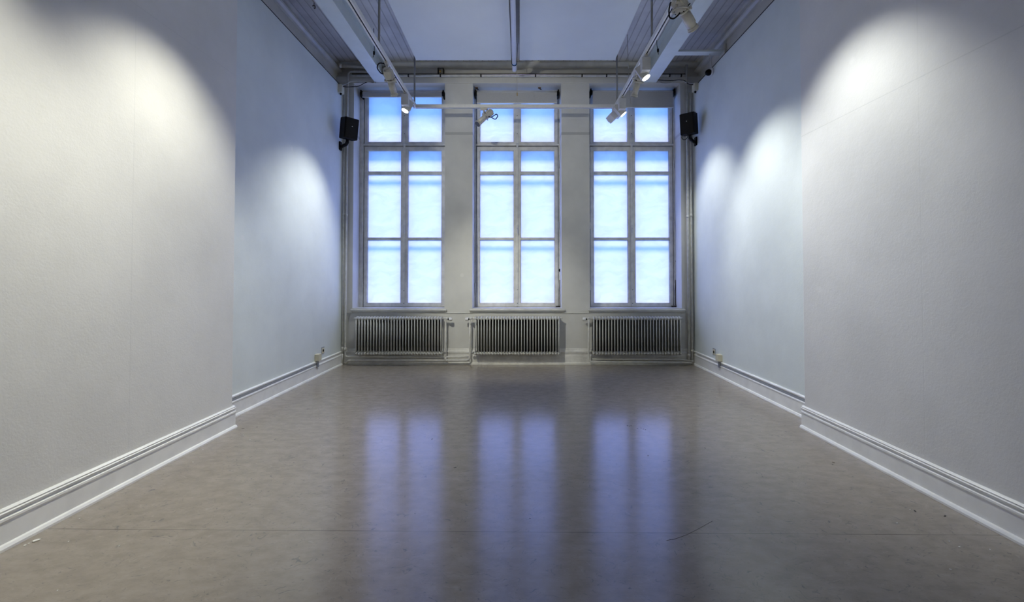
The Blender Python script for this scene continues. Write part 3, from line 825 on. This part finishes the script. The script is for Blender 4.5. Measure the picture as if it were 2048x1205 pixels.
# right rail, further
c = P(1276, 164, 5.42)
profile_spot(TR, 5.34, c, P(1269, 192, 5.48) - P(1281, 148, 5.36), 'unlit cream profile spotlight on the right rail between two lit spotlights',
             [P(1280, 150, 5.4), P(1280, 142, 5.4), P(1273, 139, 5.4), P(1268, 147, 5.4), P(1270, 141, 5.4), P(1277, 138, 5.4)], k=.85)

# ------------------------------------------------------------------ loudspeakers
def speaker(c, yaw, tilt, s, label, wallx):
    """front faces local +X; c = centre of the cabinet"""
    root = thing('loudspeaker', (c.x, c.y, c.z - .15), label, 'loudspeaker', 'loudspeakers in the far corners')
    xf = Matrix.Translation(c) @ Matrix.Rotation(yaw, 4, 'Z') @ Matrix.Rotation(tilt, 4, 'Y')
    m = MB(); m.xf = xf
    m.box(-.085, .075, -.105, .105, -.150, .150, .012, 3)
    m.build('cabinet', M['black'], root)
    m = MB(); m.xf = xf; m.box(.075, .084, -.096, .096, -.140, .140, .006)
    g = m.build('grille', M['rubber'], root)
    m = MB(); m.xf = xf; m.cyl((.084, 0.0, .03), (.0865, 0.0, .03), .007, n=14); m.build('badge', M['white_plastic'], g)
    m = MB()
    lo = xf @ Vector((-.03, .0, -.15))
    m.cyl(lo + Vector((0, 0, .02)), lo + Vector((0, 0, -.05)), .022, n=14)
    yw = 6.70
    m.tube([lo + Vector((0, 0, -.04)), lo + Vector((-s * .03, .03, -.065)), (wallx + s * .02, yw, lo.z - .075)], .024, 12)
    m.box(wallx if s > 0 else wallx - .022, wallx + .022 if s > 0 else wallx, yw - .035, yw + .035, lo.z - .125, lo.z + .0, .004)
    m.build('wall_bracket', M['black'], root)
    return root
cl = P(698.5, 258, 6.55)
speaker(cl, R(-42), R(9), 1, 'black loudspeaker on the left wall, tilted down beside the left window', XL)
cr = P(1377.5, 248.5, 6.55)
sp = speaker(cr, R(180 + 50), R(7), -1, 'black loudspeaker on the right wall with a small cable loop below it', XR)
m = MB(); m.tube([P(1365, 270, 6.5), P(1363, 276, 6.5), P(1367, 280.5, 6.5), P(1373, 278, 6.5), P(1376.5, 272, 6.5), P(1374, 266, 6.52)], .005, 8, .03)
m.build('cable_loop', M['rubber'], sp)

# junction boxes and speaker leads
def jbox(x, s, Y, py0, py1, label):
    z0, z1 = Z(py1, Y), Z(py0, Y)
    root = thing('junction_box', (x, Y, z0), label, 'junction box', 'junction boxes at the far corners')
    m = MB(); m.box(min(x, x + s * .055), max(x, x + s * .055), Y - .05, Y + .05, z0, z1, .004); m.box(min(x + s * .055, x + s * .06), max(x + s * .055, x + s * .06), Y - .044, Y + .044, z0 + .006, z1 - .006, .002)
    m.build('cover', M['cream'], root)
    MB().ball((x + s * .03, Y - .01, z0 - .012), .016, .016, .02).build('cable_gland', M['rubber'], root)
    return Vector((x + s * .04, Y, z1))
ja = jbox(XL, 1, 6.66, 171, 187, 'small cream junction box high in the left corner above the loudspeaker')
jb = jbox(XR, -1, 6.66, 168, 183, 'small cream junction box high in the right corner above the loudspeaker')
def lead(pts, mat, label):
    o = MB()
    q = [Vector(p) for p in pts]
    # Catmull-Rom through the points
    out = []
    for i in range(len(q) - 1):
        p0, p1, p2, p3 = q[max(i - 1, 0)], q[i], q[i + 1], q[min(i + 2, len(q) - 1)]
        for k in range(8):
            t = k / 8
            out.append(.5 * ((2 * p1) + (p2 - p0) * t + (2 * p0 - 5 * p1 + 4 * p2 - p3) * t * t + (3 * p1 - p0 - 3 * p2 + p3) * t ** 3))
    out.append(q[-1])
    o.tube(out, .0065 if mat == 'white_cable' else .0055, 8)
    return tag(o.build('speaker_cable', M[mat]), label, 'cable')
lead([ja, P(692, 168, 6.68), P(703, 163, 6.72), P(722, 162, 6.75), P(739, 165, 6.78), P(748, 166, 6.8), P(752, 163, 6.82)], 'white_cable', 'white cable arching from the left junction box to the steel beam')
lead([ja - Vector((.01, .02, .02)), P(694, 174, 6.66), P(706, 173.5, 6.70), P(718, 172, 6.74), P(729, 166.5, 6.76), P(736, 164.5, 6.78), P(752, 165.5, 6.82)], 'rubber', 'black cable sagging from the left junction box to the steel beam')
lead([jb, P(1373, 165, 6.68), P(1363, 161, 6.72), P(1352, 161, 6.75), P(1341, 166, 6.78), P(1326, 167, 6.80), P(1318, 164, 6.82), P(1315, 159, 6.83)], 'white_cable', 'white cable drooping from the right junction box to the steel beam')
lead([jb + Vector((.01, -.01, -.02)), P(1377, 168, 6.66), P(1370, 162, 6.7), P(1358, 160, 6.72), P(1345, 161.5, 6.76), P(1328, 161, 6.8), P(1313, 159.5, 6.82)], 'rubber', 'black cable from the right junction box to the steel beam')

# sensor on the right wall
Ysn = 6.13
zs_ = Z(144, Ysn)
root = thing('motion_sensor', (XR, Ysn, zs_), 'black domed sensor on a white round base high on the right wall', 'sensor')
MB().cyl((XR, Ysn, zs_), (XR - .028, Ysn, zs_), .055, .050, n=28).build('base', M['white_plastic'], root)
MB().ball((XR - .055, Ysn - .01, zs_ - .012), .045, .042, .042).build('dome', M['black'], root)
tag(MB().tube([P(1419, 106, 6.03), P(1422, 122, 6.08), (XR - .012, Ysn, zs_ + .05)], .006, 8, .05).build('sensor_cable', M['white_cable']), 'short pale cable from the right brace down to the domed sensor', 'cable')

# dangling cables by the beams, hook
for pts, lab in ((((747, 90), (749, 97), (748, 106), (746, 115)), 'short dark cable end dangling by the left steel beam'), (((1313, 84), (1314, 93), (1316, 101), (1317, 109)), 'short dark cable end dangling by the right steel beam')):
    Yc = 5.9
    root = thing('cable_end', P(*pts[-1], Yc), lab, 'cable')
    pp = [P(*p, Yc) for p in pts]; pp[0] = Vector((pp[0].x, Yc, CEIL))
    MB().tube(pp, .004, 8, .03).build('wire', M['rubber'], root)
    MB().cyl(pp[2] + Vector((0, 0, .02)), pp[2] - Vector((0, 0, .02)), .013, n=12).build('connector', M['black'], root)
hk = P(628, 4, 5.35)
tag(MB().tube([(hk.x, 5.35, CEIL)] + [(hk.x + .02 * math.sin(t), 5.35, CEIL - .05 - .022 * math.cos(t) - .0) for t in [0.2 + k * .45 for k in range(10)]], .004, 8).build('ceiling_hook', M['dirt_shade']), 'small dark hook in the boards left of the left steel beam', 'hook')

# ------------------------------------------------------------------ sockets and grey strips on the side walls
def socket(x, s, Y, zc, label, lab2, lab3):
    root = thing('wall_socket', (x, Y, zc), label, 'socket', 'recessed sockets on the side walls')
    m = MB()
    m.box(min(x, x + s * .004), max(x, x + s * .004), Y - .045, Y + .045, zc - .045, zc + .045, .002)
    m.build('frame', M['grey'], root)
    m = MB(); m.box(min(x, x + s * .008), max(x, x + s * .008), Y - .036, Y + .036, zc - .040, zc + .030, .002); m.build('face_plate', M['cream'], root)
    MB().cyl((x + s * .004, Y, zc - .004), (x + s * .0095, Y, zc - .004), .019, n=18).build('plug_hole', M['black'], root)
    # surface box in front of it
    yb = Y - .20
    root = thing('socket_box', (x, yb, zc - .15), lab2, 'socket box', 'surface socket boxes on the side walls')
    m = MB(); m.box(min(x, x + s * .055), max(x, x + s * .055), yb - .045, yb + .045, .212, .300, .005)
    m.build('housing', M['cream'], root)
    m = MB(); m.box(min(x + s * .012, x + s * .045), max(x + s * .012, x + s * .045), yb + .045, yb + .050, .222, .292, .002); m.build('cover', M['white_plastic'], root)
    # grey strip on the baseboard, with a riser to the box
    root = thing('grey_strip', (x, yb, .17), lab3, 'cable strip', 'grey strips on the side baseboards')
    MB().box(min(x + s * .004, x + s * .0165), max(x + s * .004, x + s * .0165), YN, yb + .03, .158, .180, .001).build('strip', M['grey'], root)
    MB().box(min(x + s * .01, x + s * .028), max(x + s * .01, x + s * .028), yb - .026, yb + .026, .125, .212, .003).build('riser', M['grey'], root)
Ysl = 2.64 * F / (1038 - 649)
socket(XL, 1, Ysl, Z(701, Ysl), 'recessed socket in the left wall near the corner pipes', 'cream surface socket box above the left baseboard', 'grey strip along the left baseboard')
Ysr = 2.62 * F / (1426 - 1038)
socket(XR, -1, Ysr, Z(704, Ysr), 'recessed socket in the right wall near the corner pipes', 'cream surface socket box above the right baseboard', 'grey strip along the right baseboard')

# ------------------------------------------------------------------ small marks and crumbs on the floor
m = MB()
def floor_at(px, py):
    v = (CY - py) / F
    dy = math.cos(PITCH) - v * math.sin(PITCH); dz = math.sin(PITCH) + v * math.cos(PITCH)
    t = -EYE / dz
    return Vector(((px - CX) / F * t, dy * t, 0))
for px, py, s in ((72, 1083, .012), (76, 1081, .008), (50, 1092, .006), (58, 1088, .004), (137, 1084, .003), (238, 1093, .003), (386, 925, .003), (406, 900, .003), (487, 871, .004), (159, 1038, .003), (1899, 1084, .004), (1919, 1095, .005), (1980, 1100, .003), (1901, 1140, .004), (1794, 1047, .003), (1820, 1020, .003), (115, 1182, .003), (500, 880, .003)):
    p = floor_at(px, py)
    m.xf = Matrix.Translation(p) @ Matrix.Rotation(random.random() * 3, 4, 'Z')
    m.box(-s, s, -s * .7, s * .7, 0, s * .5, s * .2, 1)
tag(m.build('paint_crumbs', M['chip']), 'tiny white paint crumbs scattered on the linoleum by the side walls', 'crumbs', None, 'stuff')
m = MB()
for px, py, s in ((1255, 852, .010), (1259, 853, .007), (1262, 852, .006), (1275, 858, .006), (1282, 857, .005), (1287, 859, .006), (1291, 860, .005), (910, 936, .009), (864, 879, .007), (1060, 1038, .004), (1296, 912, .006), (830, 1028, .004), (1667, 926, .008), (1830, 1023, .010), (1665, 930, .005), (514, 855, .006), (486, 858, .010), (1890, 1033, .010), (1410, 897, .006)):
    p = floor_at(px, py)
    m.xf = Matrix.Translation(p) @ Matrix.Rotation(random.random() * 3, 4, 'Z')
    m.box(-s, s, -s * .35, s * .35, 0, .0015)
tag(m.build('floor_specks', M['dirt_shade']), 'small dark dirty specks scattered on the linoleum', 'specks', None, 'stuff')
m = MB(); m.tube([floor_at(px, py) + Vector((0, 0, .0006)) for px, py in ((1333, 1082), (1350, 1079), (1375, 1070), (1400, 1057), (1425, 1043))], .0006, 6)
tag(m.build('hair_scratch', M['dirt_shade']), 'hair thin dark curved line on the floor right of centre', 'scratch')
